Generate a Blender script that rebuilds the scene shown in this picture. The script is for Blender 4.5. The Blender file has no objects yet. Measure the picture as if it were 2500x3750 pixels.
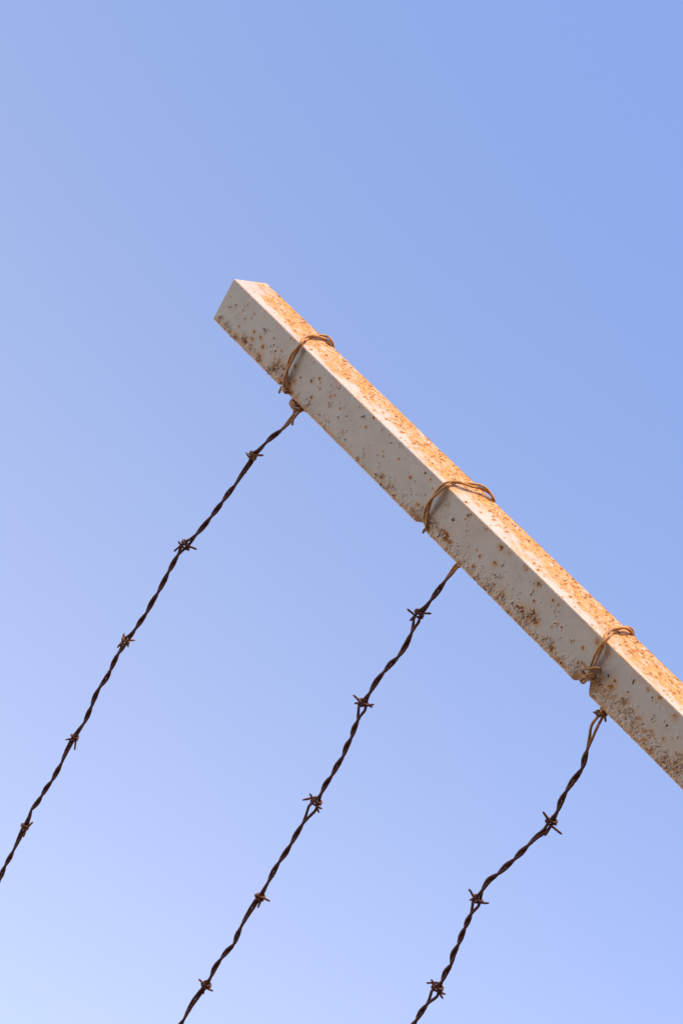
import bpy, math, random
import numpy as np
from mathutils import Vector, Matrix

random.seed(7)
rng = np.random.default_rng(7)
sc = bpy.context.scene

# ------------------------------------------------------------------ camera
PITCH = math.radians(52.0)
LENS = 70.0
CAM = np.array([0.0, 0.0, 1.60])
cam_d = bpy.data.cameras.new('camera')
cam = bpy.data.objects.new('camera', cam_d)
sc.collection.objects.link(cam)
cam.location = CAM
cam.rotation_euler = (math.radians(90) + PITCH, 0, 0)
cam_d.sensor_fit = 'VERTICAL'
cam_d.sensor_height = 36.0
cam_d.sensor_width = 24.0
cam_d.lens = LENS
cam_d.clip_start = 0.05
cam_d.clip_end = 2000.0
sc.camera = cam
RIGHT = np.array([1.0, 0, 0])
UP = np.array([0, -math.sin(PITCH), math.cos(PITCH)])
FWD = np.array([0, math.cos(PITCH), math.sin(PITCH)])
CR = np.stack([RIGHT, UP, FWD], 1)          # columns: view axes in the world

# ------------------------------------------------------------------ light
sun_v = CR @ np.array([0.52, 0.84, 0.13])   # towards the sun
sun_v /= np.linalg.norm(sun_v)
SUN_EL = math.asin(sun_v[2])
SUN_ROT = math.atan2(sun_v[0], sun_v[1])
sd = bpy.data.lights.new('sun', 'SUN')
sun = bpy.data.objects.new('sun', sd)
sc.collection.objects.link(sun)
sun.rotation_euler = Vector(sun_v).to_track_quat('Z', 'Y').to_euler()
sd.energy = 2.4
sd.angle = math.radians(0.53)
sd.color = (1.0, 0.81, 0.46)

world = bpy.data.worlds.new('World')
sc.world = world
world.use_nodes = True
wn, wl = world.node_tree.nodes, world.node_tree.links
wn.clear()
w_out = wn.new('ShaderNodeOutputWorld')
w_bg = wn.new('ShaderNodeBackground')
w_bg.inputs['Strength'].default_value = 0.15
sky = wn.new('ShaderNodeTexSky')
sky.sky_type = 'NISHITA'
sky.sun_disc = False
sky.sun_elevation = SUN_EL
sky.sun_rotation = SUN_ROT
sky.air_density = 1.0
sky.dust_density = 0.6
sky.ozone_density = 1.0
# the camera's white balance and a thin haze that thickens smoothly towards the left-hand horizon:
# sky = Nishita * gain * exp(direction . k), per colour channel
GAIN = (1.64, 1.35, 1.34)
KVEC = ((1.30, .78), (.78, .36), (.28, .04))             # per channel: (leftwards, downwards) in view axes
KMAX = 0.40
tc = wn.new('ShaderNodeTexCoord')
sep = wn.new('ShaderNodeSeparateColor'); wl.new(sky.outputs[0], sep.inputs[0])
comb = wn.new('ShaderNodeCombineColor')
for ch in range(3):
    v = CR @ np.array([-KVEC[ch][0], -KVEC[ch][1], 0.0])
    dot = wn.new('ShaderNodeVectorMath'); dot.operation = 'DOT_PRODUCT'
    dot.inputs[1].default_value = tuple(v)
    wl.new(tc.outputs['Generated'], dot.inputs[0])
    t1 = wn.new('ShaderNodeMath'); t1.operation = 'DIVIDE'; t1.inputs[1].default_value = KMAX; wl.new(dot.outputs['Value'], t1.inputs[0])
    t2 = wn.new('ShaderNodeMath'); t2.operation = 'TANH'; wl.new(t1.outputs[0], t2.inputs[0])
    t3 = wn.new('ShaderNodeMath'); t3.operation = 'MULTIPLY'; t3.inputs[1].default_value = KMAX; wl.new(t2.outputs[0], t3.inputs[0])
    ex = wn.new('ShaderNodeMath'); ex.operation = 'EXPONENT'; wl.new(t3.outputs[0], ex.inputs[0])
    g1 = wn.new('ShaderNodeMath'); g1.operation = 'MULTIPLY'; g1.inputs[1].default_value = GAIN[ch]; wl.new(ex.outputs[0], g1.inputs[0])
    g2 = wn.new('ShaderNodeMath'); g2.operation = 'MULTIPLY'; wl.new(g1.outputs[0], g2.inputs[0]); wl.new(sep.outputs[ch], g2.inputs[1])
    wl.new(g2.outputs[0], comb.inputs[ch])
wl.new(comb.outputs[0], w_bg.inputs['Color'])
wl.new(w_bg.outputs[0], w_out.inputs['Surface'])

sc.view_settings.view_transform = 'Standard'
sc.view_settings.look = 'None'
sc.view_settings.exposure = 1.0
sc.view_settings.gamma = 1.0
sc.view_settings.use_curve_mapping = False

# ------------------------------------------------------------------ helpers
def link(o, parent=None):
    sc.collection.objects.link(o)
    if parent is not None:
        o.parent = parent
        o.matrix_parent_inverse = Matrix.Translation(parent.location).inverted()
    return o

def mesh_obj(name, verts, faces, mat, parent=None, smooth=True):
    me = bpy.data.meshes.new(name)
    me.from_pydata([tuple(v) for v in verts], [], [tuple(f) for f in faces])
    if smooth:
        me.polygons.foreach_set('use_smooth', np.ones(len(me.polygons), dtype=bool))
    me.materials.append(mat)
    me.update()
    return link(bpy.data.objects.new(name, me), parent)

def nodes(name):
    m = bpy.data.materials.new(name); m.use_nodes = True
    nt = m.node_tree
    return m, nt.nodes, nt.links, nt.nodes['Principled BSDF']

def mixc(n, l, fac, a, b, blend='MIX'):
    x = n.new('ShaderNodeMix'); x.data_type = 'RGBA'; x.blend_type = blend
    for i, v in ((0, fac), (6, a), (7, b)):
        if hasattr(v, 'links'): l.new(v, x.inputs[i])
        elif isinstance(v, tuple): x.inputs[i].default_value = (*v, 1)
        else: x.inputs[i].default_value = v
    return x.outputs[2]

def noise(n, l, scale, detail=3.0, rough=0.55, vec=None):
    x = n.new('ShaderNodeTexNoise')
    x.inputs['Scale'].default_value = scale
    x.inputs['Detail'].default_value = detail
    x.inputs['Roughness'].default_value = rough
    if vec is not None: l.new(vec, x.inputs['Vector'])
    return x.outputs['Fac']

def maprange(n, l, v, a, b, c=0.0, d=1.0):
    x = n.new('ShaderNodeMapRange'); l.new(v, x.inputs['Value'])
    for k, q in (('From Min', a), ('From Max', b), ('To Min', c), ('To Max', d)):
        x.inputs[k].default_value = q
    return x.outputs['Result']

def lattice_noise(x, y, seed):
    """smooth value noise, -1..1, on arrays of coordinates"""
    xi = np.floor(x).astype(np.int64); yi = np.floor(y).astype(np.int64)
    fx = x - xi; fy = y - yi
    fx = fx * fx * (3 - 2 * fx); fy = fy * fy * (3 - 2 * fy)
    def h(a, b):
        n = (a * 374761393 + b * 668265263 + seed * 974711) & 0xFFFFFFFF
        n = ((n ^ (n >> 13)) * 1274126177) & 0xFFFFFFFF
        n = n ^ (n >> 16)
        return (n & 0xFFFF) / 32767.5 - 1.0
    return ((h(xi, yi) * (1 - fx) + h(xi + 1, yi) * fx) * (1 - fy)
            + (h(xi, yi + 1) * (1 - fx) + h(xi + 1, yi + 1) * fx) * fy)

def fbm(x, y, seed, octs=4, gain=0.55):
    s = np.zeros_like(x); a = 1.0; t = 0.0
    for i in range(octs):
        s += a * lattice_noise(x * 2 ** i + 13.7 * i, y * 2 ** i + 7.1 * i, seed + i * 31)
        t += a; a *= gain
    return s / t

def sstep(a, b, x):
    t = np.clip((x - a) / (b - a), 0, 1)
    return t * t * (3 - 2 * t)

# ------------------------------------------------------------------ materials
def painted_steel():
    m, n, l, b = nodes('weathered_painted_steel')
    at = n.new('ShaderNodeAttribute'); at.attribute_name = 'wear'
    sp = n.new('ShaderNodeSeparateColor'); l.new(at.outputs['Color'], sp.inputs[0])
    tcd = n.new('ShaderNodeTexCoord'); o = tcd.outputs['Object']
    fine = noise(n, l, 900, 3, .6, o)
    mid = noise(n, l, 60, 4, .6, o)
    paint = mixc(n, l, maprange(n, l, mid, .3, .7), (.402, .356, .312), (.462, .411, .361))
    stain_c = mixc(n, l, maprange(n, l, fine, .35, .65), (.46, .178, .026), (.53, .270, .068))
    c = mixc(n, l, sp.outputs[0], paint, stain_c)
    rust_c = mixc(n, l, maprange(n, l, fine, .35, .65), (.19, .078, .017), (.42, .155, .024))
    def crisp(v, lo, hi, amt):
        ad = n.new('ShaderNodeMath'); ad.operation = 'MULTIPLY_ADD'; ad.inputs[1].default_value = amt
        l.new(fine, ad.inputs[0]); l.new(v, ad.inputs[2])
        return maprange(n, l, ad.outputs[0], lo + amt * .5, hi + amt * .5)
    c = mixc(n, l, crisp(sp.outputs[1], .18, .62, .55), c, rust_c)
    c = mixc(n, l, crisp(sp.outputs[2], .22, .50, .35), c, (.060, .030, .014))
    l.new(c, b.inputs['Base Color'])
    l.new(maprange(n, l, sp.outputs[1], 0, 1, .48, .85), b.inputs['Roughness'])
    b.inputs['Specular IOR Level'].default_value = .35
    bp = n.new('ShaderNodeBump'); bp.inputs['Strength'].default_value = .25
    bp.inputs['Distance'].default_value = .0004
    l.new(fine, bp.inputs['Height']); l.new(bp.outputs[0], b.inputs['Normal'])
    return m

def rusty_wire():
    m, n, l, b = nodes('rusty_wire')
    at = n.new('ShaderNodeAttribute'); at.attribute_name = 'wear'
    sp = n.new('ShaderNodeSeparateColor'); l.new(at.outputs['Color'], sp.inputs[0])
    tcd = n.new('ShaderNodeTexCoord'); o = tcd.outputs['Object']
    f = noise(n, l, 1100, 4, .65, o); g = noise(n, l, 170, 3, .6, o)
    dark = mixc(n, l, maprange(n, l, f, .38, .66), (.034, .0085, .009), (.125, .032, .018))
    dark = mixc(n, l, maprange(n, l, g, .60, .76), dark, (.17, .058, .022))  # brighter rust patches, also painted in as orange glints along the strands
    f2 = noise(n, l, 420, 4, .7, o)
    tan = mixc(n, l, maprange(n, l, f2, .36, .64), (.36, .150, .040), (.68, .31, .070))
    tan = mixc(n, l, maprange(n, l, g, .50, .66), tan, (.30, .20, .115))
    tan = mixc(n, l, maprange(n, l, f, .58, .68), tan, (.08, .035, .02))
    c = mixc(n, l, sp.outputs[0], dark, tan)
    c = mixc(n, l, sp.outputs[1], c, (.34, .31, .28))
    l.new(c, b.inputs['Base Color'])
    b.inputs['Roughness'].default_value = .6
    b.inputs['Specular IOR Level'].default_value = .3
    bp = n.new('ShaderNodeBump'); bp.inputs['Strength'].default_value = .6
    bp.inputs['Distance'].default_value = .0005
    l.new(f, bp.inputs['Height']); l.new(bp.outputs[0], b.inputs['Normal'])
    return m

def sand():
    m, n, l, b = nodes('dry_sandy_ground')
    tcd = n.new('ShaderNodeTexCoord'); o = tcd.outputs['Object']
    c = mixc(n, l, maprange(n, l, noise(n, l, .6, 6, .6, o), .35, .65), (.088, .056, .030), (.120, .078, .043))
    c = mixc(n, l, maprange(n, l, noise(n, l, 25, 4, .6, o), .6, .7), c, (.08, .065, .05))
    l.new(c, b.inputs['Base Color']); b.inputs['Roughness'].default_value = .95
    return m

M_STEEL, M_WIRE, M_SAND = painted_steel(), rusty_wire(), sand()

# ------------------------------------------------------------------ ground
gm = bpy.data.meshes.new('ground')
G = 600.0; K = 48
gv = [(-G + 2 * G * i / K, -G + 2 * G * j / K, 0.0) for j in range(K + 1) for i in range(K + 1)]
gf = [(j * (K + 1) + i, j * (K + 1) + i + 1, (j + 1) * (K + 1) + i + 1, (j + 1) * (K + 1) + i) for j in range(K) for i in range(K)]
gm.from_pydata(gv, [], gf); gm.materials.append(M_SAND)
ground = bpy.data.objects.new('ground', gm); sc.collection.objects.link(ground)
ground['kind'] = 'structure'; ground['label'] = 'dry sandy ground under the fence'

# ------------------------------------------------------------------ the steel arm: axes and frame
W = 0.05                                     # 50 mm square tube
bv = np.array([-0.591, 0.610, 0.528]); bv /= np.linalg.norm(bv)
e2v = np.array([0.663, -0.006, 0.749]); e2v -= (e2v @ bv) * bv; e2v /= np.linalg.norm(e2v)
e1v = np.cross(bv, e2v)
if e1v[1] < 0: e1v = -e1v
TIP = CAM + CR @ np.array([-0.1097, 0.2382, 2.0353])      # ridge corner at the free end
B = CR @ bv; E1 = CR @ e1v; E2 = CR @ e2v
# arm local: s from the tip down the arm, a along E1 (0 ridge, -W lower edge), c along E2 (0 ridge, W far edge)
def L2W(s, a, c):
    return TIP - B * s + E1 * a + E2 * c

FPX = LENS / 36.0 * 3750.0
def ray(px, py):
    return CR @ np.array([(px - 1250) / FPX, (1875 - py) / FPX, 1.0])
def on_front(px, py, h=0.0):
    """world point on the plane h in front of the arm's shaded face"""
    d = ray(px, py); p0 = TIP - E2 * h
    return CAM + d * (((p0 - CAM) @ E2) / (d @ E2))
def on_top(px, py, h=0.0):
    d = ray(px, py); p0 = TIP + E1 * h
    return CAM + d * (((p0 - CAM) @ E1) / (d @ E1))
def local(P):
    q = P - TIP
    return -(q @ B), q @ E1, q @ E2

# notches cut for the wires in the lower corner (mm along the arm)
NOTCH = [(local(on_front(1036, 1420))[0], .0086, 0.0), (local(on_front(1545, 1922))[0], .0094, 0.0),
         (local(on_front(2132, 2508))[0], .0108, 0.0)]

# worn places on the shaded face: x, y, radius (photo scale), rust, relief roughness
PATCH = '''828 1194 20 .15 .9|859 1236 16 .8 .8|893 1248 20 .7 1|924 1244 10 .6 .6|916 1271 14 .5 .9|947 1309 17 .9 1|962 1271 10 .8 .7
954 1236 9 .7 .6|1023 1324 14 .6 .6|1008 1347 30 .5 1|985 1355 22 .5 .9|1038 1347 20 .5 .9|1031 1386 24 .4 1|931 1150 5 .7 .4|931 1215 7 .8 .6
876 1196 5 .8 .3|1031 1286 6 .7 .5|1016 1270 4 .5 .5|889 1135 7 0 .8|897 1167 6 0 .8|918 1164 6 0 .8|971 1210 8 0 .9|1002 1238 7 .1 .8|991 1267 6 0 .8
1008 1286 7 0 .8|1061 1236 6 .1 .8|1077 1248 7 .1 .8|862 1133 5 0 .6|811 1160 8 .1 .8|931 1110 5 0 .6|800 1175 10 .3 .8|840 1216 12 .5 .8
1077 1399 8 .7 .6|1065 1439 14 .6 .8|1081 1340 7 .8 .5|1117 1340 5 .1 .7|1149 1326 6 .1 .7|1100 1382 6 0 .7|1140 1395 6 .7 .6|1169 1386 7 .8 .5
1174 1401 5 .7 .4|1161 1416 4 .2 .6|1172 1424 5 .7 .4|1140 1456 8 .7 .5|1209 1451 7 .7 .5|1226 1449 6 .6 .4|1117 1489 10 .5 .7|1169 1520 6 .4 .8
1245 1495 5 .7 .5|1268 1525 5 .1 .7|1282 1538 3 .1 .6|1316 1560 5 .1 .7|1245 1412 6 .2 .7|1295 1456 5 .1 .6|1314 1489 5 .6 .4|1090 1450 14 .3 .7
1340 1565 6 .8 .4|1397 1572 7 .2 .8|1424 1593 5 .1 .7|1263 1610 6 .1 .7|1254 1584 6 .7 .5|1367 1530 6 .8 .4|1464 1633 9 .1 .9|1432 1622 5 .1 .6
1403 1653 4 .7 .3|1382 1668 6 .3 .7|1403 1672 5 .4 .7|1459 1681 5 .8 .4|1328 1675 7 .1 .8|1307 1679 8 .1 .8|1326 1706 12 .3 .9|1374 1737 8 .5 .8
1395 1746 12 .7 .9|1422 1769 10 .2 .8|1437 1786 9 .6 .8|1399 1779 22 .3 .8|1441 1815 8 .7 .7|1502 1748 7 .7 .6|1556 1733 6 .2 .7|1575 1756 7 .6 .5
1583 1788 4 .9 .3|1522 1811 4 0 .7|1539 1813 4 0 .7|1557 1813 4 0 .7|1531 1850 10 .7 .7|1514 1878 20 .6 .7|1548 1867 18 .4 .9|1530 1890 20 .4 .8
1584 1930 34 .15 .9|1630 1964 18 .9 1|1612 1950 20 .4 1|1645 1983 10 .8 .8|1657 1903 8 .1 .8|1647 1928 5 .1 .7|1714 1888 8 .5 .7|1724 1885 6 .7 .4
1779 1937 9 .5 .7|1833 2006 13 .6 .7|1865 2025 9 .5 .5|1925 2083 12 .5 .6|1970 2140 12 .6 .7|1745 2014 5 .8 .4|1756 2037 7 .7 .4|1810 2065 10 .8 .5
1733 2075 8 .8 .6|1765 2074 5 .1 .8|1771 2090 9 .1 .7|1831 2113 9 .1 .9|1680 2064 10 .9 .5|1737 2121 26 .2 .8|1794 2152 30 .3 .9|1833 2182 20 .6 .8
1711 2000 5 0 .7|1711 2038 4 0 .8|1702 1960 4 .2 .6|1875 2158 5 .1 .7|1893 2180 4 0 .7
1875 2209 8 .2 1|1905 2232 16 .8 1|1944 2255 24 .7 1|1963 2278 12 .8 .9|1917 2266 32 .3 .9|1955 2201 6 .8 .4|2024 2198 6 .7 .4|2039 2282 5 .6 .5
1856 2243 14 .7 .6|1971 2138 7 .4 .7|1954 2201 6 .7 .4|2043 2215 5 .8 .3|1911 2242 10 .5 .9|1946 2249 16 .5 1|1934 2268 26 .3 .9|2038 2282 6 .6 .5
2019 2295 4 .7 .4|1998 2276 4 .1 .6|2084 2343 5 .1 .8|2091 2351 6 .3 .7|2133 2374 7 .9 .2|1992 2337 14 .4 1|2019 2345 10 .4 .9|2003 2364 22 .2 .9
2019 2375 10 .8 .4|2042 2414 12 .6 .6|2053 2429 8 .7 .5|2080 2444 10 .4 .6|2110 2429 16 .1 .9|2114 2456 26 .15 .9|2091 2483 18 .7 .8|2187 2349 12 .6 .4
2221 2395 12 .5 .5|2225 2475 8 .3 .9|2250 2494 8 .8 .6|2237 2517 16 .7 .7|2187 2513 34 .5 .8|2225 2548 32 .4 .8|2283 2567 16 .6 .9|2264 2578 34 .3 .8
2317 2609 10 .3 1|2298 2617 34 .3 .9|2340 2632 10 .6 .7|2359 2678 12 .6 .7|2371 2693 8 .3 1|2386 2685 12 .5 .7|2321 2655 36 .3 .9|2359 2712 14 .6 .6
2378 2750 16 .6 .6|2428 2708 8 .6 .4|2436 2773 9 .4 1|2436 2796 38 .3 1|2485 2766 14 .5 1|2474 2808 40 .4 1|2413 2555 12 .6 .6|2371 2525 10 .5 .5
2470 2624 14 .5 .6|2298 2536 5 .1 .8|2332 2586 5 .2 .7|2394 2621 5 .2 .7|2440 2660 6 .1 .8|2455 2700 7 .3 .7|2480 2700 8 .3 .7'''

def arm_mesh():
    LEN = 0.95
    ds = .0005
    s = np.concatenate([np.arange(0, .80, ds), np.arange(.80, LEN + .001, .004)])
    R = .0022                                    # corner radius
    P = []; Nn = []; tag = []
    def flat(p0, p1, n, k, t):
        for i in range(k):
            f = i / k; P.append([p0[0] + (p1[0] - p0[0]) * f, p0[1] + (p1[1] - p0[1]) * f]); Nn.append(n); tag.append(t)
    def arc(cx, cy, a0, k=7):
        for i in range(k):
            t = math.radians(a0 - 90 * i / k)
            P.append([cx + R * math.cos(t), cy + R * math.sin(t)]); Nn.append([math.cos(t), math.sin(t)]); tag.append(2)
    # plane coords (c along E2, a along E1), walked clockwise starting at the lower front corner
    nf = 92
    flat((0, -W + R), (0, -R), (-1, 0), nf, 0)            # shaded front face, going up
    arc(R, -R, 180)
    flat((R, 0), (W - R, 0), (0, 1), nf, 1)               # sunlit face
    arc(W - R, -R, 90)
    flat((W, -R), (W, -W + R), (1, 0), 14, 3)
    arc(W - R, -W + R, 0)
    flat((W - R, -W), (R, -W), (0, -1), 24, 4)
    arc(R, -W + R, -90)
    P = np.array(P); Nn = np.array(Nn); nP = len(P)
    S, C = np.meshgrid(s, P[:, 0], indexing='ij')
    _, A = np.meshgrid(s, P[:, 1], indexing='ij')
    _, NC = np.meshgrid(s, Nn[:, 0], indexing='ij')
    _, NA = np.meshgrid(s, Nn[:, 1], indexing='ij')
    mm = 1000.0
    U = (A + W) * mm                                       # 0 lower edge .. 50 ridge
    V = C * mm                                             # 0 ridge .. 50 far edge
    Sm = S * mm
    front = np.clip(-NC, 0, 1); top = np.clip(NA, 0, 1)
    botm = np.clip(-NA, 0, 1)
    stain = np.zeros_like(S); rust = np.zeros_like(S); pit = np.zeros_like(S); h = np.zeros_like(S)
    # ---- hand-read worn patches on the shaded face
    nz1 = fbm(Sm / 2.6, U / 2.6 + V, 11, 3); nz2 = fbm(Sm / 1.3, U / 1.3 + V, 23, 3)
    nz3 = fbm(Sm / 7.0, U / 7.0 + V / 7, 41, 4)
    rough = np.zeros_like(S)
    for tok in PATCH.replace('\n', '|').split('|'):
        x, y, r, ru, ro = map(float, tok.split())
        sl, al, cl = local(on_front(x, y))
        r_mm = r * .29
        i0 = np.searchsorted(s, sl - r_mm * .0032); i1 = np.searchsorted(s, sl + r_mm * .0032)
        sl_ = slice(max(i0, 0), i1)
        dd = np.hypot(Sm[sl_] - sl * mm, U[sl_] - (al + W) * mm + V[sl_] * .6) / r_mm
        dd = dd + nz1[sl_] * .45
        g = sstep(1.25, .35, dd)
        rough[sl_] = np.maximum(rough[sl_], g * ro)
        halo = sstep(2.5, .5, dd)
        stain[sl_] = np.maximum(stain[sl_], halo * ru * .60)
        rust[sl_] = np.maximum(rust[sl_], sstep(1.15, .4, dd + nz2[sl_] * .7) * ru * .85)
        if r < 9:      # single burst blister: rim and dark hole
            pit[sl_] = np.maximum(pit[sl_], sstep(.55, .2, dd + nz2[sl_] * .3) * .75 * max(ro, .4))
            h[sl_] += (np.exp(-((dd - .8) / .35) ** 2) * .35 - sstep(.6, .2, dd) * .6) * ro * .8
    # ---- lower band of the shaded face: crusty, worse further down the arm
    band = sstep(17, 2, U + nz3 * 9 - Sm * .006) * (front > .3)
    band *= np.clip(.25 + fbm(Sm / 34, U / 30, 77, 3) * 1.1 + Sm / 900, 0, 1)
    rough = np.maximum(rough, band * .62)
    rust = np.maximum(rust, sstep(.22, .6, nz2 * .7 + nz3 * .3 + rough * .35) * rough * .42)
    stain = np.maximum(stain, rough * (.22 + .25 * sstep(-.3, .4, nz1)))
    # brown-yellow line of rust and painted bounce-light glow along the lower edge and round its corner
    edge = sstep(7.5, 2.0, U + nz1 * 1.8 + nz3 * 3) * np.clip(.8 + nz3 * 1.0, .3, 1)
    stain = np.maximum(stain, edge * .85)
    rust = np.maximum(rust, sstep(2.2, .2, U + nz2 * 1.3) * np.clip(.2 + nz3 * 1.5, 0, .8))
    # yellowish run-off below the ridge on the shaded face
    run = sstep(41, 49, U + nz3 * 5) * (front > .3) * np.clip(fbm(Sm / 26, U / 60, 5, 3) * 2.2 + Sm / 1400, 0, 1)
    stain = np.maximum(stain, run * .30)
    faint = (front > .3) * np.clip(fbm(Sm / 40, U / 22, 15, 4) * 1.5, 0, 1) * sstep(60, 500, Sm)
    stain = np.maximum(stain, .03 + faint * .16)
    # relief of crust; its hollows coloured dark to stand in for shade
    cell = np.abs(fbm(Sm / 1.9, U / 1.9 + V, 61, 3))
    h += rough * ((nz1 * .55 + nz2 * .45) * 1.5 + .30 - cell * 1.3)
    pit = np.maximum(pit, rough * sstep(.22, .50, -nz2 * .75 + nz1 * -.35) * .85)
    # ---- random small blisters on the clean part of the shaded face
    def spots(k, amin, amax, rmin, rmax, fn):
        for _ in range(k):
            fn(rng.uniform(3, 770), amin + (amax - amin) * rng.random() ** 1.5, rmin + (rmax - rmin) * rng.random() ** 2)
    fcols = slice(0, nf)
    def blister(s0, u0, r):
        i0 = np.searchsorted(s, (s0 - 3 * r) / mm); i1 = np.searchsorted(s, (s0 + 3 * r) / mm)
        q = (slice(i0, i1), fcols)
        dd = np.hypot(Sm[q] - s0, (U[q] - u0) * rng.uniform(.6, 1.3)) / r + nz2[q] * .95 + nz1[q] * .3
        h[q] += (np.exp(-((dd - .9) / .4) ** 2) * .40 - sstep(.7, .2, dd) * .55)
        pit[q] = np.maximum(pit[q], sstep(.8, .3, dd) * rng.uniform(.25, .85))
        if rng.random() < .45:
            stain[q] = np.maximum(stain[q], sstep(2.4, .6, dd) * .35)
            rust[q] = np.maximum(rust[q], sstep(1.2, .4, dd) * rng.uniform(.2, .7))
    def cluster(s0, u0, r):
        for _ in range(int(rng.integers(1, 5))):
            blister(s0 + rng.normal(0, 2.2), np.clip(u0 + rng.normal(0, 1.8), 2, 47), r * rng.uniform(.6, 1.1))
    spots(240, 3, 47, .4, 1.2, cluster)
    # long ripples of thick paint near the free end
    h += (front > .3) * .16 * np.exp(-((Sm - 27 - (U - 25) * .35 + nz3 * 4) / 2.6) ** 2) * sstep(10, 20, U)
    # ---- the sunlit face: white by the ridge, speckled orange towards its far edge
    x0 = Sm; y0 = V
    big = fbm(x0 / 45, y0 / 22, 131, 4); medn = fbm(x0 / 11 + y0 / 25, y0 / 6, 151, 4)
    med2 = fbm(x0 / 4.5, y0 / 3.2, 171, 3); tiny = fbm(x0 / 1.9, y0 / 2.4, 191, 2); tiny2 = fbm(x0 / 1.5, y0 / 2.6, 211, 2)
    ramp = sstep(0, 27, y0 + big * 22 + medn * 5) * sstep(8, 34, x0 + y0 * .45 + medn * 8)
    cover = np.clip(ramp * .92 + big * .35 * ramp + medn * .85 * (ramp + .12) + med2 * .55 * (ramp + .05) - .04, 0, 1)
    st = np.clip(cover * 1.05, 0, 1)
    ridge = sstep(2.6, .4, V + nz2 * 1.4) * np.clip(.3 + nz3 * 1.4, 0, .75)
    st = np.maximum(st, ridge * .6)
    thr = .56 - ramp * .42
    ru = sstep(thr, thr + .35, tiny + medn * .30) * (.25 + .75 * ramp)
    pt = sstep(.62 - ramp * .12, .80 - ramp * .10, tiny2 + med2 * .12) * (.2 + .35 * ramp)
    far = sstep(44, 50, y0 + med2 * 4)
    ru = np.maximum(ru, far * np.clip(.35 + med2 * .8, 0, .8))
    isT = (top > .35) & (C > 0)
    stain = np.where(isT, np.maximum(stain, st), stain)
    rust = np.where(isT, np.maximum(rust, ru), rust)
    pit = np.where(isT, np.maximum(pit, pt), pit)
    h = np.where(isT, h + ramp * (tiny * .28 + med2 * .2) - pt * .5, h)
    # bigger scabs on the sunlit face
    tcols = slice(nf + 7, nf * 2 + 7)
    def scab(s0, v0, r):
        i0 = np.searchsorted(s, (s0 - 5 * r) / mm); i1 = np.searchsorted(s, (s0 + 5 * r) / mm)
        q = (slice(i0, i1), tcols)
        dd = np.hypot((Sm[q] - s0) / 1.0, (V[q] - v0) / 1.7 + (Sm[q] - s0) * .3) / r + nz2[q] * .5
        stain[q] = np.maximum(stain[q], sstep(3.2, .8, dd) * .8)
        rust[q] = np.maximum(rust[q], sstep(1.5, .6, dd) * .9)
        pit[q] = np.maximum(pit[q], sstep(.8, .3, dd) * rng.uniform(.0, .75))
        h[q] += sstep(1.4, .6, dd) * .3 - sstep(.7, .2, dd) * .7
    for _ in range(420):
        scab(rng.uniform(22, 780), 50 * rng.random() ** .62, .5 + 1.1 * rng.random() ** 2.5)
    # stains under the wire loops
    for (px, py) in ((1165, 1245), (1190, 1255), (1720, 1800), (1760, 1812), (2255, 2322), (2290, 2318), (1125, 1255), (1655, 1790), (2225, 2345)):
        sl, al, cl = local(on_top(px, py))
        dd = np.hypot(Sm - sl * mm, (V - cl * mm) * .7) / 9 + nz1 * .3
        stain = np.where(isT, np.maximum(stain, sstep(1.6, .2, dd) * .8), stain)
    for (px, py, r) in ((1620, 1800, 7), (1105, 1272, 4), (2200, 2365, 5), (2130, 2480, 12), (1560, 1900, 6), (1050, 1405, 5)):
        sl, al, cl = local(on_front(px, py))
        dd = np.hypot(Sm - sl * mm, U - (al + W) * mm) / r + nz1 * .3
        stain = np.where(front > .3, np.maximum(stain, sstep(1.5, .2, dd) * .5), stain)
    # ---- back and underside: plain rusty paint
    bk = (NC > .3) | (botm > .5)
    stain = np.where(bk, np.maximum(stain, np.clip(.35 + nz3 * .8, 0, 1)), stain)
    # gentle waviness of the whole bar, corner nicks
    h += .10 * fbm(Sm / 30, (U + V) / 25, 301, 3)
    corner = np.array([t == 2 for t in tag])[None, :] * 1.0
    h -= corner * np.clip(nz1 * .55 + nz3 * .3, 0, 1) * np.where(V > 1, .7, .5)
    h += corner * (U < 5) * np.clip(nz1 - .2, 0, 1) * 1.4 * np.clip(nz3 * 3, 0, 1)
    h = np.where((corner > 0) & (U < 5), h * .65, h)
    A2 = A + NA * h / mm; C2 = C + NC * h / mm
    # ---- notches: chamfer cut across the lower front corner
    for s0, dep, _ in NOTCH:
        t = np.abs(S - s0 + nz2 * .0004)
        d = np.clip(dep * 1.0 - t, 0, None) + np.where(t < dep, nz1 * .0004, 0)
        need = -W + d * 1.85 - np.clip(C2, 0, None) * .34
        m_ = (d > 0) & (A2 < need)
        A2 = np.where(m_, need, A2)
        w_ = sstep(dep * 1.35, dep * .9, t) * sstep(20, 4, U + V * .8)
        rust = np.maximum(rust, w_ * .45 * (front > .3)); stain = np.maximum(stain, w_ * .5)
    X = TIP[None, None, :] - B * S[..., None] + E1 * A2[..., None] + E2 * C2[..., None]
    nS = len(s)
    idx = np.arange(nS * nP).reshape(nS, nP)
    a = idx[:-1, :]; b_ = idx[1:, :]
    f = np.stack([a, np.roll(a, -1, 1), np.roll(b_, -1, 1), b_], -1).reshape(-1, 4)
    verts = X.reshape(-1, 3)
    me = bpy.data.meshes.new('arm')
    nv = len(verts) + 2
    verts = np.vstack([verts, L2W(0, -W / 2, W / 2), L2W(LEN, -W / 2, W / 2)])
    cap0 = np.stack([np.roll(idx[0], -1), idx[0], np.full(nP, nv - 2)], 1)
    cap1 = np.stack([idx[-1], np.roll(idx[-1], -1), np.full(nP, nv - 1)], 1)
    me.vertices.add(nv); me.vertices.foreach_set('co', verts.ravel())
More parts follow.
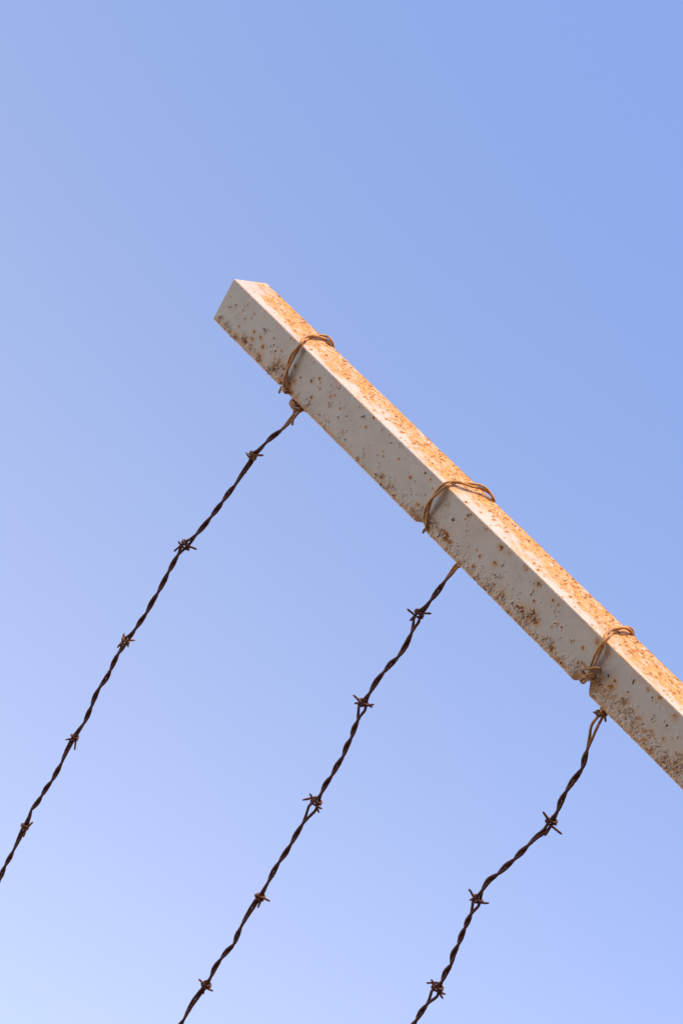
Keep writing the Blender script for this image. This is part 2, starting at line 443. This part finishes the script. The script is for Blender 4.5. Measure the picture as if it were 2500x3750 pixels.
    loops = np.concatenate([f.ravel(), cap0.ravel(), cap1.ravel()])
    nq = len(f); ntri = len(cap0) * 2
    me.loops.add(len(loops)); me.loops.foreach_set('vertex_index', loops)
    me.polygons.add(nq + ntri)
    st_ = np.concatenate([np.arange(nq) * 4, nq * 4 + np.arange(ntri) * 3])
    me.polygons.foreach_set('loop_start', st_)
    me.polygons.foreach_set('use_smooth', np.concatenate([np.ones(nq, bool), np.zeros(ntri, bool)]))
    me.update(calc_edges=True); me.validate()
    at = me.attributes.new('wear', 'FLOAT_COLOR', 'POINT')
    col = np.zeros((nv, 4)); col[:, 3] = 1
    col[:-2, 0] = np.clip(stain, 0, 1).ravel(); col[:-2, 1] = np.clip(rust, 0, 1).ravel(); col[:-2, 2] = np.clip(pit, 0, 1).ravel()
    at.data.foreach_set('color', col.ravel())
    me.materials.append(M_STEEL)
    return me, LEN

post = bpy.data.objects.new('fence_post', None)
END = L2W(.93, -W / 2, W / 2)
post.location = (END[0], END[1], 0)
sc.collection.objects.link(post)
post['label'] = 'white painted square steel post arm with rust spots, barbed wire hooked in its notches'
post['category'] = 'fence post'
arm_me, ARM_L = arm_mesh()
arm = link(bpy.data.objects.new('arm', arm_me), post)
arm['label'] = 'slanting square arm, grey in shade and orange with rust on its sunny side'

# curled chips of paint lifting off the shaded face
def flakes():
    V_, F_ = [], []
    places = [tuple(map(float, t.split())) for t in PATCH.replace('\n', '|').split('|')]
    places = [p for p in places if p[4] >= .8 and p[2] >= 8]
    for x, y, r, ru, ro in places:
        for _ in range(2 if r < 15 else 5):
            a = random.uniform(0, 6.28); q = r * math.sqrt(random.random()) * .9
            sl, al, cl = local(on_front(x + q * math.cos(a), y + q * math.sin(a)))
            if al < -W + .0015 or al > -.002: continue
            size = random.uniform(.0005, .0016)
            tilt = random.uniform(.25, 1.0); dr = random.uniform(0, 6.28)
            c = L2W(sl, al, -.0003)
            u = -B * math.cos(dr) + E1 * math.sin(dr); w = B * math.sin(dr) + E1 * math.cos(dr)
            u2 = u * math.cos(tilt) - E2 * math.sin(tilt); nrm = -E2 * math.cos(tilt) - u * math.sin(tilt)
            k = random.randint(5, 7); ph = random.uniform(0, 6.28)
            b0 = len(V_); top, bot = [], []
            for i in range(k):
                t = ph + 6.283 * i / k; rr = size * random.uniform(.6, 1.25)
                p = c + u2 * (rr * math.cos(t) + size * .8) + w * rr * math.sin(t) * .8
                p = p - E2 * (.25 * size * math.cos(t) ** 2)
                top.append(p + nrm * .00012); bot.append(p - nrm * .00012)
            V_ += top + bot
            F_.append(tuple(b0 + i for i in range(k))); F_.append(tuple(b0 + k + i for i in range(k - 1, -1, -1)))
            for i in range(k):
                j = (i + 1) % k
                F_.append((b0 + i, b0 + k + i, b0 + k + j, b0 + j))
    o = mesh_obj('paint_flakes', V_, F_, M_STEEL, post, smooth=False)
    o['kind'] = 'stuff'; o['label'] = 'loose pale chips of lifting paint'
flakes()

# upright below the arm, mitred into its lower end, standing on the ground
def upright():
    hw = .0255; ax = math.atan2(B[1], B[0]); ca, sa = math.cos(ax), math.sin(ax)
    ch = .003
    ring = [(-hw + ch, -hw), (hw - ch, -hw), (hw, -hw + ch), (hw, hw - ch), (hw - ch, hw), (-hw + ch, hw), (-hw, hw - ch), (-hw, -hw + ch)]
    V_, F_ = [], []
    zs = list(np.linspace(-.3, END[2] - .01, 40)) + [END[2] + .012]
    for z in zs:
        for x, y in ring:
            V_.append((END[0] + x * ca - y * sa, END[1] + x * sa + y * ca, z))
    for k in range(len(zs) - 1):
        for i in range(8):
            F_.append((k * 8 + i, k * 8 + (i + 1) % 8, (k + 1) * 8 + (i + 1) % 8, (k + 1) * 8 + i))
    F_.append(tuple(range(7, -1, -1))); F_.append(tuple((len(zs) - 1) * 8 + i for i in range(8)))
    return mesh_obj('upright', V_, F_, M_STEEL, post, smooth=False)
upright()

# ------------------------------------------------------------------ wire tools
def resample(P, step, extra=None):
    """Catmull-Rom through P, sampled about every step metres; returns points, source parameter"""
    P = np.asarray(P, float); n = len(P)
    Q = np.vstack([2 * P[0] - P[1], P, 2 * P[-1] - P[-2]])
    out, par = [], []
    for i in range(n - 1):
        p0, p1, p2, p3 = Q[i:i + 4]
        k = max(2, int(np.linalg.norm(p2 - p1) / step))
        # centripetal knots
        t0 = 0; t1 = t0 + np.linalg.norm(p1 - p0) ** .5 + 1e-6; t2 = t1 + np.linalg.norm(p2 - p1) ** .5 + 1e-6; t3 = t2 + np.linalg.norm(p3 - p2) ** .5 + 1e-6
        for j in range(k):
            f = j / k; t = t1 + (t2 - t1) * f
            a1 = (t1 - t) / (t1 - t0) * p0 + (t - t0) / (t1 - t0) * p1
            a2 = (t2 - t) / (t2 - t1) * p1 + (t - t1) / (t2 - t1) * p2
            a3 = (t3 - t) / (t3 - t2) * p2 + (t - t2) / (t3 - t2) * p3
            b1 = (t2 - t) / (t2 - t0) * a1 + (t - t0) / (t2 - t0) * a2
            b2 = (t3 - t) / (t3 - t1) * a2 + (t - t1) / (t3 - t1) * a3
            out.append((t2 - t) / (t2 - t1) * b1 + (t - t1) / (t2 - t1) * b2); par.append(i + f)
    out.append(P[-1]); par.append(n - 1.0)
    return np.array(out), np.array(par)

def unit(v):
    return v / (np.linalg.norm(v, axis=-1, keepdims=True) + 1e-12)

def tube(name, P, r, mat, parent, wear=(0, 0, 0), sides=8, rough=.10, taper=(None, None), seed=0):
    """round bar along P with an uneven rusted skin; wear: rgb per point or one"""
    P = np.asarray(P); n = len(P)
    T = unit(np.gradient(P, axis=0))
    N = np.zeros_like(P)
    a = np.cross(T[0], [0.31, .52, .79]); N[0] = a / np.linalg.norm(a)
    for i in range(1, n):
        v = N[i - 1] - (N[i - 1] @ T[i]) * T[i]; N[i] = v / (np.linalg.norm(v) + 1e-12)
    Bn = np.cross(T, N)
    d = np.concatenate([[0], np.cumsum(np.linalg.norm(np.diff(P, axis=0), axis=1))]) * 1000
    rad = np.full(n, r) if np.isscalar(r) else np.asarray(r, float).copy()
    for e, tp in enumerate(taper):
        if tp:
            dist = d if e == 0 else d[-1] - d
            rad *= tp[1] + (1 - tp[1]) * np.clip(dist / tp[0], 0, 1) ** .7
    th = np.linspace(0, 2 * np.pi, sides, endpoint=False)
    D2, TH = np.meshgrid(d, th, indexing='ij')
    bump = 1 + rough * fbm(D2 / 1.7, 2.2 * np.cos(TH) + 5, 900 + seed, 2) + rough * .8 * fbm(D2 / 1.9 + 40, 2.2 * np.sin(TH) + 9, 950 + seed, 2)
    RR = rad[:, None] * bump
    X = P[:, None, :] + N[:, None, :] * (np.cos(TH) * RR)[..., None] + Bn[:, None, :] * (np.sin(TH) * RR)[..., None]
    verts = np.vstack([X.reshape(-1, 3), P[0], P[-1]])
    idx = np.arange(n * sides).reshape(n, sides)
    a_, b_ = idx[:-1], idx[1:]
    F = np.stack([a_, np.roll(a_, -1, 1), np.roll(b_, -1, 1), b_], -1).reshape(-1, 4).tolist()
    k0, k1 = n * sides, n * sides + 1
    F += [(int(idx[0][(i + 1) % sides]), int(idx[0][i]), k0) for i in range(sides)]
    F += [(int(idx[-1][i]), int(idx[-1][(i + 1) % sides]), k1) for i in range(sides)]
    o = mesh_obj(name, verts, F, mat, parent)
    at = o.data.attributes.new('wear', 'FLOAT_COLOR', 'POINT')
    wr = np.asarray(wear, float)
    if wr.ndim == 1: wr = np.tile(wr, (n, 1))
    col = np.ones((len(verts), 4))
    col[:-2, :3] = np.repeat(wr, sides, 0); col[-2, :3] = wr[0]; col[-1, :3] = wr[-1]
    at.data.foreach_set('color', col.ravel())
    return o

R_ST = .00142      # one strand
R_BB = .00112      # barb wire

VIEW = -FWD        # roughly towards the camera

class Wire:
    """loop: list of (world point, outward vector) round the arm from its end at the notch;
       free: list of (x, y, kind, opening) in the photograph, read down the span;"""
    def __init__(s, label, loop, free, zslope, h0, barbs, seed, tanlen):
        s.seed = seed
        # the free span hangs in its own sloping plane, starting at the arm's lower edge
        P0 = on_front(free[0][0], free[0][1], h0)
        z0 = (P0 - CAM) @ FWD
        pts, kinds = [], []
        acc = 0.0; prev = None
        s.px = []
        for (x, y, k, o) in free:
            if prev is not None:
                acc += math.hypot(x - prev[0], y - prev[1]) * z0 / FPX
            prev = (x, y)
            z = z0 + acc * zslope
            pts.append(CAM + ray(x, y) * z); kinds.append((k, o)); s.px.append((x, y, z))
        # carries on out of the picture towards the next post
        dirn = unit(pts[-1] - pts[-4])
        nxt = pts[-1]
        L = 0
        while L < .95:
            st = rng.uniform(.017, .021); L += st
            nxt = nxt + dirn * st + rng.normal(0, .0006, 3)
            pts.append(nxt); kinds.append(('n', 1.0))
        nl = len(loop)
        allP = [p for p, _ in loop] + pts
        outv = [unit(v) for _, v in loop] + [unit(CAM - p) for p in pts]
        C, par = resample(allP, .0011)
        iv = np.array(outv)
        O = np.stack([np.interp(par, np.arange(len(allP)), iv[:, k]) for k in range(3)], 1)
        T = unit(np.gradient(C, axis=0))
        N = unit(np.cross(O, T)); Fv = unit(np.cross(T, N))
        Fv = Fv * np.sign(np.sum(Fv * O, 1))[:, None]
        d = np.concatenate([[0], np.cumsum(np.linalg.norm(np.diff(C, axis=0), axis=1))])
        s.C, s.T, s.N, s.F, s.par, s.d, s.nl = C, T, N, Fv, par, d, nl
        # twist: half a turn between crossings
        anch_d, anch_p, kk = [], [], 0
        dl = d[np.searchsorted(par, nl - 1e-6)]
        q = dl
        first = None
        for i, (k, o) in enumerate(kinds):
            if k == 'n':
                dd = d[min(np.searchsorted(par, nl + i - 1e-6), len(d) - 1)]
                anch_d.append(dd); anch_p.append(math.pi / 2 + math.pi * kk); kk += 1
        s0 = anch_d[0]; kb = 1
        pre_d, pre_p = [], []
        while s0 - .034 * kb > -.06:
            pre_d.insert(0, s0 - .034 * kb); pre_p.insert(0, math.pi / 2 - math.pi * kb + .9); kb += 1
        phi = np.interp(d, pre_d + anch_d, pre_p + anch_p)
        opn = np.interp(par, np.arange(len(allP)), [1.12] * nl + [o for _, o in kinds])
        s.opn = opn
        ro = R_ST * .98 * opn * (1 + .05 * fbm(d * 60, d * 0, 400 + seed, 2))
        # wear: tan where it is wound on the arm, dark along the span
        tan = np.clip(1 - (d - dl) / tanlen, 0, 1)
        pale = np.zeros_like(tan)
        pale += np.clip(1 - d / .030, 0, 1) * .55
        wear = np.stack([tan, pale, pale * 0], 1)
        root = bpy.data.objects.new('barbed_wire', None)
        root.location = C[np.searchsorted(par, nl - 1e-6)]
        sc.collection.objects.link(root)
        root['label'] = label; root['category'] = 'barbed wire'; root['group'] = 'barbed wires strung from the post arm'
        s.root = root
        for sg in (1, -1):
            off = sg * ro[:, None] * (np.cos(phi)[:, None] * N + np.sin(phi)[:, None] * Fv)
            tube('strand', C + off, R_ST * (1 - .10 * tan), M_WIRE, root, wear, sides=9, rough=.13, seed=seed + sg)
        for bdef in barbs:
            s.barb(*bdef)
        # barbs beyond the frame
        for q in range(1, 7):
            dd = d[-1] - .93 + q * .118
            if dd < d[-1] - .02:
                j = np.searchsorted(d, dd)
                s.barb_at(j, [(-30, -20), (32, 10), (-18, 30), (20, -28)], s.C[j] @ FWD * 0 + 2.2 / FPX)

    def barb(s, x, y, tips, tan=0.0):
        # nearest point of the span to that ray
        r = unit(ray(x, y)); q = s.C - CAM
        dist = np.linalg.norm(q - (q @ r)[:, None] * r, axis=1)
        dist[s.par < s.nl] = 9
        j = int(np.argmin(dist))
        s.barb_at(j, tips, ((s.C[j] - CAM) @ FWD) / FPX, tan)

    def barb_at(s, j, tips, k, tan=0.0):
        c = s.C[j]; T = s.T[j]; F = s.F[j]; N = s.N[j]
        vx = RIGHT * k; vy = -UP * k
        a = R_ST * min(s.opn[j], 1.7) + R_ST + R_BB * .8
        b = R_ST * 1.15 + R_BB * 1.2
        pairs = [tips[i:i + 2] for i in range(0, len(tips), 2)]
        for w, pr in enumerate(pairs):
            fs = 1 if w == 0 else -1
            ax0 = (.0004 if w == 0 else -.0016)
            tp = [(vx * t[0] + vy * t[1]) * 1.13 for t in pr]
            side = [1 if (v @ N) > 0 else -1 for v in tp]
            s1 = side[0]
            th0 = 118; same = len(pr) > 1 and side[1] == side[0]
            th1 = (-245 if not same else -430) 
            if len(pr) == 1: th1 = -300
            pts = []
            P0 = c + tp[0] + F * fs * (b * .8 + rng.uniform(-.002, .003))
            nT = 28
            adv = .0034 * (1 if (T @ tp[0]) < (T @ tp[-1]) else -1)
            for i in range(nT + 1):
                f = i / nT; th = math.radians(th0 + (th1 - th0) * f)
                # s1 side is where the first point sticks out; wrap runs away from it
                q_ = (c + T * (ax0 + adv * (f - .5)) - N * s1 * a * math.cos(th) * (1 + .05 * math.sin(7 * f + w)) + F * fs * b * math.sin(th))
                if i == 0:
                    pts += [P0] + [P0 + (q_ - P0) * k_ + rng.normal(0, .00018, 3) for k_ in (.35, .7)]
                pts.append(q_)
            if len(pr) > 1:
                P1 = c + tp[1] + F * fs * (b * (.8 if not same else -.8) + rng.uniform(-.002, .002))
                l_ = pts[-1]; pts += [l_ + (P1 - l_) * k_ + rng.normal(0, .00018, 3) for k_ in (.35, .7)] + [P1]
            Q, _ = resample(pts, .0008)
            tube('barb', Q, R_BB * rng.uniform(.95, 1.08), M_WIRE, s.root, (min(1, tan + rng.uniform(0, .08)), 0, 0), sides=8, rough=.16,
                 taper=((1.8, .40), (1.8, .40) if len(pr) > 1 else None), seed=s.seed + j % 50 + w)

    def curl(s, pts, r=R_ST * .84, wear=(1, 0, 0), name='wire_tail'):
        Q, _ = resample([on_front(x, y, h * .001) for x, y, h in pts], .0007)
        tube(name, Q, r, M_WIRE, s.root, wear, sides=9, rough=.14, taper=(None, (.8, .75)), seed=s.seed + 77)

def loop_path(front, top, s_out):
    """front/top: (x, y, height mm) on the shaded / sunlit face, then round the back to s_out"""
    L = []
    for x, y, h in front: L.append((on_front(x, y, h * .001), -E2 + E1 * max(0, (.0 if h > 0 else 0))))
    for x, y, h in top: L.append((on_top(x, y, h * .001), E1))
    sa = local(L[-1][0])[0]
    for f, a, c, v in ((.05, -.006, W + .0035, E2), (.3, -.022, W + .0055, E2), (.5, -.042, W + .005, E2), (.65, -W - .0030, W + .002, E2 - E1),
                       (.75, -W - .0045, W - .012, -E1), (.85, -W - .0040, W * .45, -E1), (.94, -W - .0035, .018, -E1)):
        L.append((L2W(sa + (s_out - sa) * f, a, c), v))
    return L

# kinds: n = the two strands cross, m = side by side; last value how far apart they stand
def F_(txt):
    out = []
    for t in txt.split():
        q = t.split(',')
        out.append((float(q[0]), float(q[1]), q[2], float(q[3]) if len(q) > 3 else 1.0))
    return out

W1 = F_('''1092,1506,m 1074.5,1526,m 1051.6,1553,m 1030.5,1574,n 998,1599,m 974,1621,n 952,1645,m 925,1670,b,1.1 919,1690,m,1.0 903,1713,m 885,1739,m 860,1777,n
837,1806,m 816,1836,n 793,1867,m 772,1894,n 745,1928,m 719,1957,n 699,1978,m,1.25 678,1997,b,1.9 663,2015,m,1.5 651,2034,n 632,2068,m 617,2095,n 600,2130,m 578.6,2170,n 557,2206,m
535,2247,n 517,2272.5,m 498,2300.5,n 484,2321,m 458.7,2349,b,1.3 447,2374.5,m,1.25 433,2395,n 419,2423,m 405,2453.6,n 391,2482,m 366,2517,n 348.6,2551,m 335,2588,n 325,2612,m
309.5,2646,n 292.5,2670,m 272,2701,b,1.1 262,2718,m 238,2765,m 226,2794,n 209,2826.5,m 190.5,2859,n 172,2884,m 153,2915,n 136,2942,m 117,2964,n 109,2990,m 93.5,3025.5,b,1.1
85,3041,m 64.6,3085,m 49,3117,n 36,3143,m 20,3170,n 10,3194,m 0,3221,n -14,3248,m -28,3278,n''')
W2 = F_('''1675,2071,m 1649,2102,m 1628,2128.6,n 1603,2163,m 1576,2199,n 1557,2224,m 1532,2250,b,1.5 1522,2276,m,2.1 1515,2294,m,1.4 1505.7,2318,n 1484.6,2364,m 1456,2406,n
1429,2433,m 1406,2459.7,n 1379,2494,m 1352.6,2538,n 1341,2556,m,1.3 1329.6,2578,b,1.9 1324,2596,m,2.4 1315,2618,m,1.6 1308.6,2639.6,n 1297,2666,m 1285.6,2701,n 1268,2735,m 1255,2770,n 1234,2804,m
1214,2840.5,n 1192,2873,m 1176.5,2903.7,n 1168,2920,m,1.3 1157,2937,b,2.0 1143,2960,m,2.7 1124,2990,m,1.6 1107,3018.6,n 1084,3057,m 1065,3091,n 1044,3126,m 1021,3158,n 1000,3195,m 982.7,3229,n
967,3258,m 952,3284.6,b,1.1 940.6,3298,m 906,3351.6,m 881,3397.5,n 868,3428,m 856,3457,n 829.6,3485.5,m 808.6,3512,n 787.5,3543,m 772,3577,n 755,3608,b,1.3 741.6,3625,m 703,3677,m
672.7,3734,n 655,3762,m 636,3795,n''')
W3 = F_('''2204,2606,m,1.3 2198,2622,m,1.5 2175.5,2659,m,1.9 2163,2697,m,1.3 2148,2747,n 2139,2777,m 2129,2814,n 2099,2856,m 2071.5,2898,n 2053,2934,m 2040,2969,n 2017,3009,b,1.5 1994,3041.6,m
1963.6,3064.6,m 1931,3097,n 1902,3126,m 1881,3147,n 1852.6,3172,m 1822,3200,n 1789,3224,m 1764.6,3260,n 1747,3296,b,1.9 1739,3314,m,2.2 1730,3332,m,1.5 1722.5,3348,n 1711,3374.5,m
1701,3397.5,n 1688,3428,m 1676.5,3459,n 1659,3493,m 1650,3531,n 1630.6,3562,m 1617,3593,n 1600,3618,b,1.9 1589,3640,m,2.4 1575,3660,m,1.6 1562,3678,n 1542,3705,m 1523,3736,n 1505,3764,m 1488,3795,n''')

def s_of(x, y): return local(on_front(x, y))[0]

wa = Wire('barbed wire farthest left, hooked round the arm nearest its free end',
          loop_path([(1050, 1432, -3), (1044, 1414, 2.6), (1043, 1394, 3.2), (1049, 1367, 4.5), (1058, 1333, 5.5), (1070.5, 1305.5, 5.5), (1087, 1282, 4.5), (1103, 1259, 3.2)],
                    [(1121, 1238, 2.6), (1142.5, 1230.5, 2.6), (1173, 1232, 2.8), (1197, 1238, 3.0), (1209, 1251, 3)], s_of(1094, 1505)),
          W1, .38, -4e-3,
          [(925, 1670, [(-20, -14), (38, -6), (-10, 32), (8, 14)], .25), (678, 1997, [(-18, -18), (41, 11), (-37, 21), (9, 22)]), (458.7, 2349, [(-2, -28), (34, -6), (-29, 26), (10, 20)], .3),
           (272, 2701, [(-25, 2), (17, -15), (1, 43)], .1), (93.5, 3025.5, [(28, -19), (-13, -8), (-8, 38)], .15)], 1, .030)
wa.curl([(1098, 1486, -11), (1093, 1489, -3), (1080, 1482, 2), (1069, 1468, -2), (1076, 1464, -9), (1100, 1486, -12), (1105, 1495, -6), (1090, 1498, 2), (1075, 1489, 3),
         (1065, 1473, -2), (1071, 1466, -9), (1098, 1492, -11), (1109, 1503, -5), (1092, 1505, 1), (1074, 1497, 3), (1062, 1479, -1), (1066, 1472, -8), (1082, 1488, -6),
         (1078, 1502, 3), (1074, 1528, 6), (1069.6, 1558, 6)], wear=(.55, 0, 0))
wa.curl([(1056, 1425, -10), (1052, 1416, -2), (1042, 1424, 4), (1035, 1419, 1), (1040, 1412, -8), (1053, 1422, -12), (1054, 1428, -3), (1044, 1432, 4), (1036, 1426, 2), (1038, 1416, -8),
         (1054, 1430, -12), (1056, 1437, -4), (1045, 1439, 3), (1036, 1430, 2), (1036, 1416, -4), (1031, 1417, -2), (1021, 1441, 0)], wear=(.7, .2, 0))
wb = Wire('barbed wire in the middle, hooked into the arm between the two others',
          loop_path([(1561, 1940, -4), (1557, 1920, 1.5), (1555, 1899, 2.8), (1563, 1864, 4.5), (1573.7, 1836, 6), (1595, 1808, 6), (1616, 1786, 3.8)],
                    [(1639, 1772, 2.6), (1669, 1766, 3.2), (1695, 1770, 4.5), (1730, 1777, 5.5), (1760, 1784, 6), (1786, 1799, 5), (1803, 1820, 3)], s_of(1675, 2066)),
          W2, .36, -8e-3,
          [(1532, 2249, [(-35, -22), (43, -5), (-32, 27)]), (1329.6, 2580, [(-32, -32), (36, 0), (-32, 5), (27, 17)]), (1157, 2938, [(-19, -32), (23, 18), (-46, -4), (7, 40)]),
           (952, 3286, [(-13, -15), (36, 10), (-9, 39)], .12), (755, 3608, [(-21, -25), (26, 15), (-21, 0), (-12, 34)])], 2, .022)
wb.curl([(1562, 1905, -9), (1566, 1926, -8), (1561, 1936, -3), (1553, 1940, 0), (1547, 1953, 2)], wear=(.35, 0, 0))
wc = Wire('shortest barbed wire, farthest right, knotted with spikes on the arm face',
          loop_path([(2150, 2482, 1.5), (2157, 2458, 3.6), (2168.6, 2432, 4.5), (2182, 2403, 5), (2197, 2374, 4.5), (2211, 2348, 3)],
                    [(2226, 2322, 2.7), (2238, 2311, 2.7), (2256.6, 2304, 3.6), (2283, 2299, 5), (2303, 2303, 4), (2312, 2312, 2.6)], s_of(2204, 2600)),
          W3, .36, -4e-3,
          [(2200, 2614, [(-27, -9), (14, 3), (11, 37)], .25), (2017, 3009, [(-26, -36), (38, 36), (-24, 50)]), (1747, 3296, [(-25, -43), (39, 8), (-29, 6)]),
           (1600, 3618, [(-18, -32), (28, 20), (-40, -9), (16, 41)])], 3, .050)
wc.curl([(2124, 2423, 9), (2147, 2443, 9), (2165, 2458, 10), (2175, 2471, 8), (2156, 2479, 4), (2140, 2469, 3), (2131, 2453, 8), (2158, 2449, 11), (2184, 2446, 10), (2197, 2454, 4), (2191, 2464, 1)],
        r=.00120, wear=(.6, 0, 0), name='barb')
wc.curl([(2104, 2470, 9), (2128, 2479, 8), (2150, 2471, 11), (2172, 2468, 10), (2173, 2480, 5), (2150, 2486, 3), (2134, 2485, 3), (2125, 2493, 3), (2132, 2501, 3), (2143, 2494, 4),
         (2160, 2486, 6), (2184, 2498, 4)], r=.00120, wear=(.6, 0, 0), name='barb')
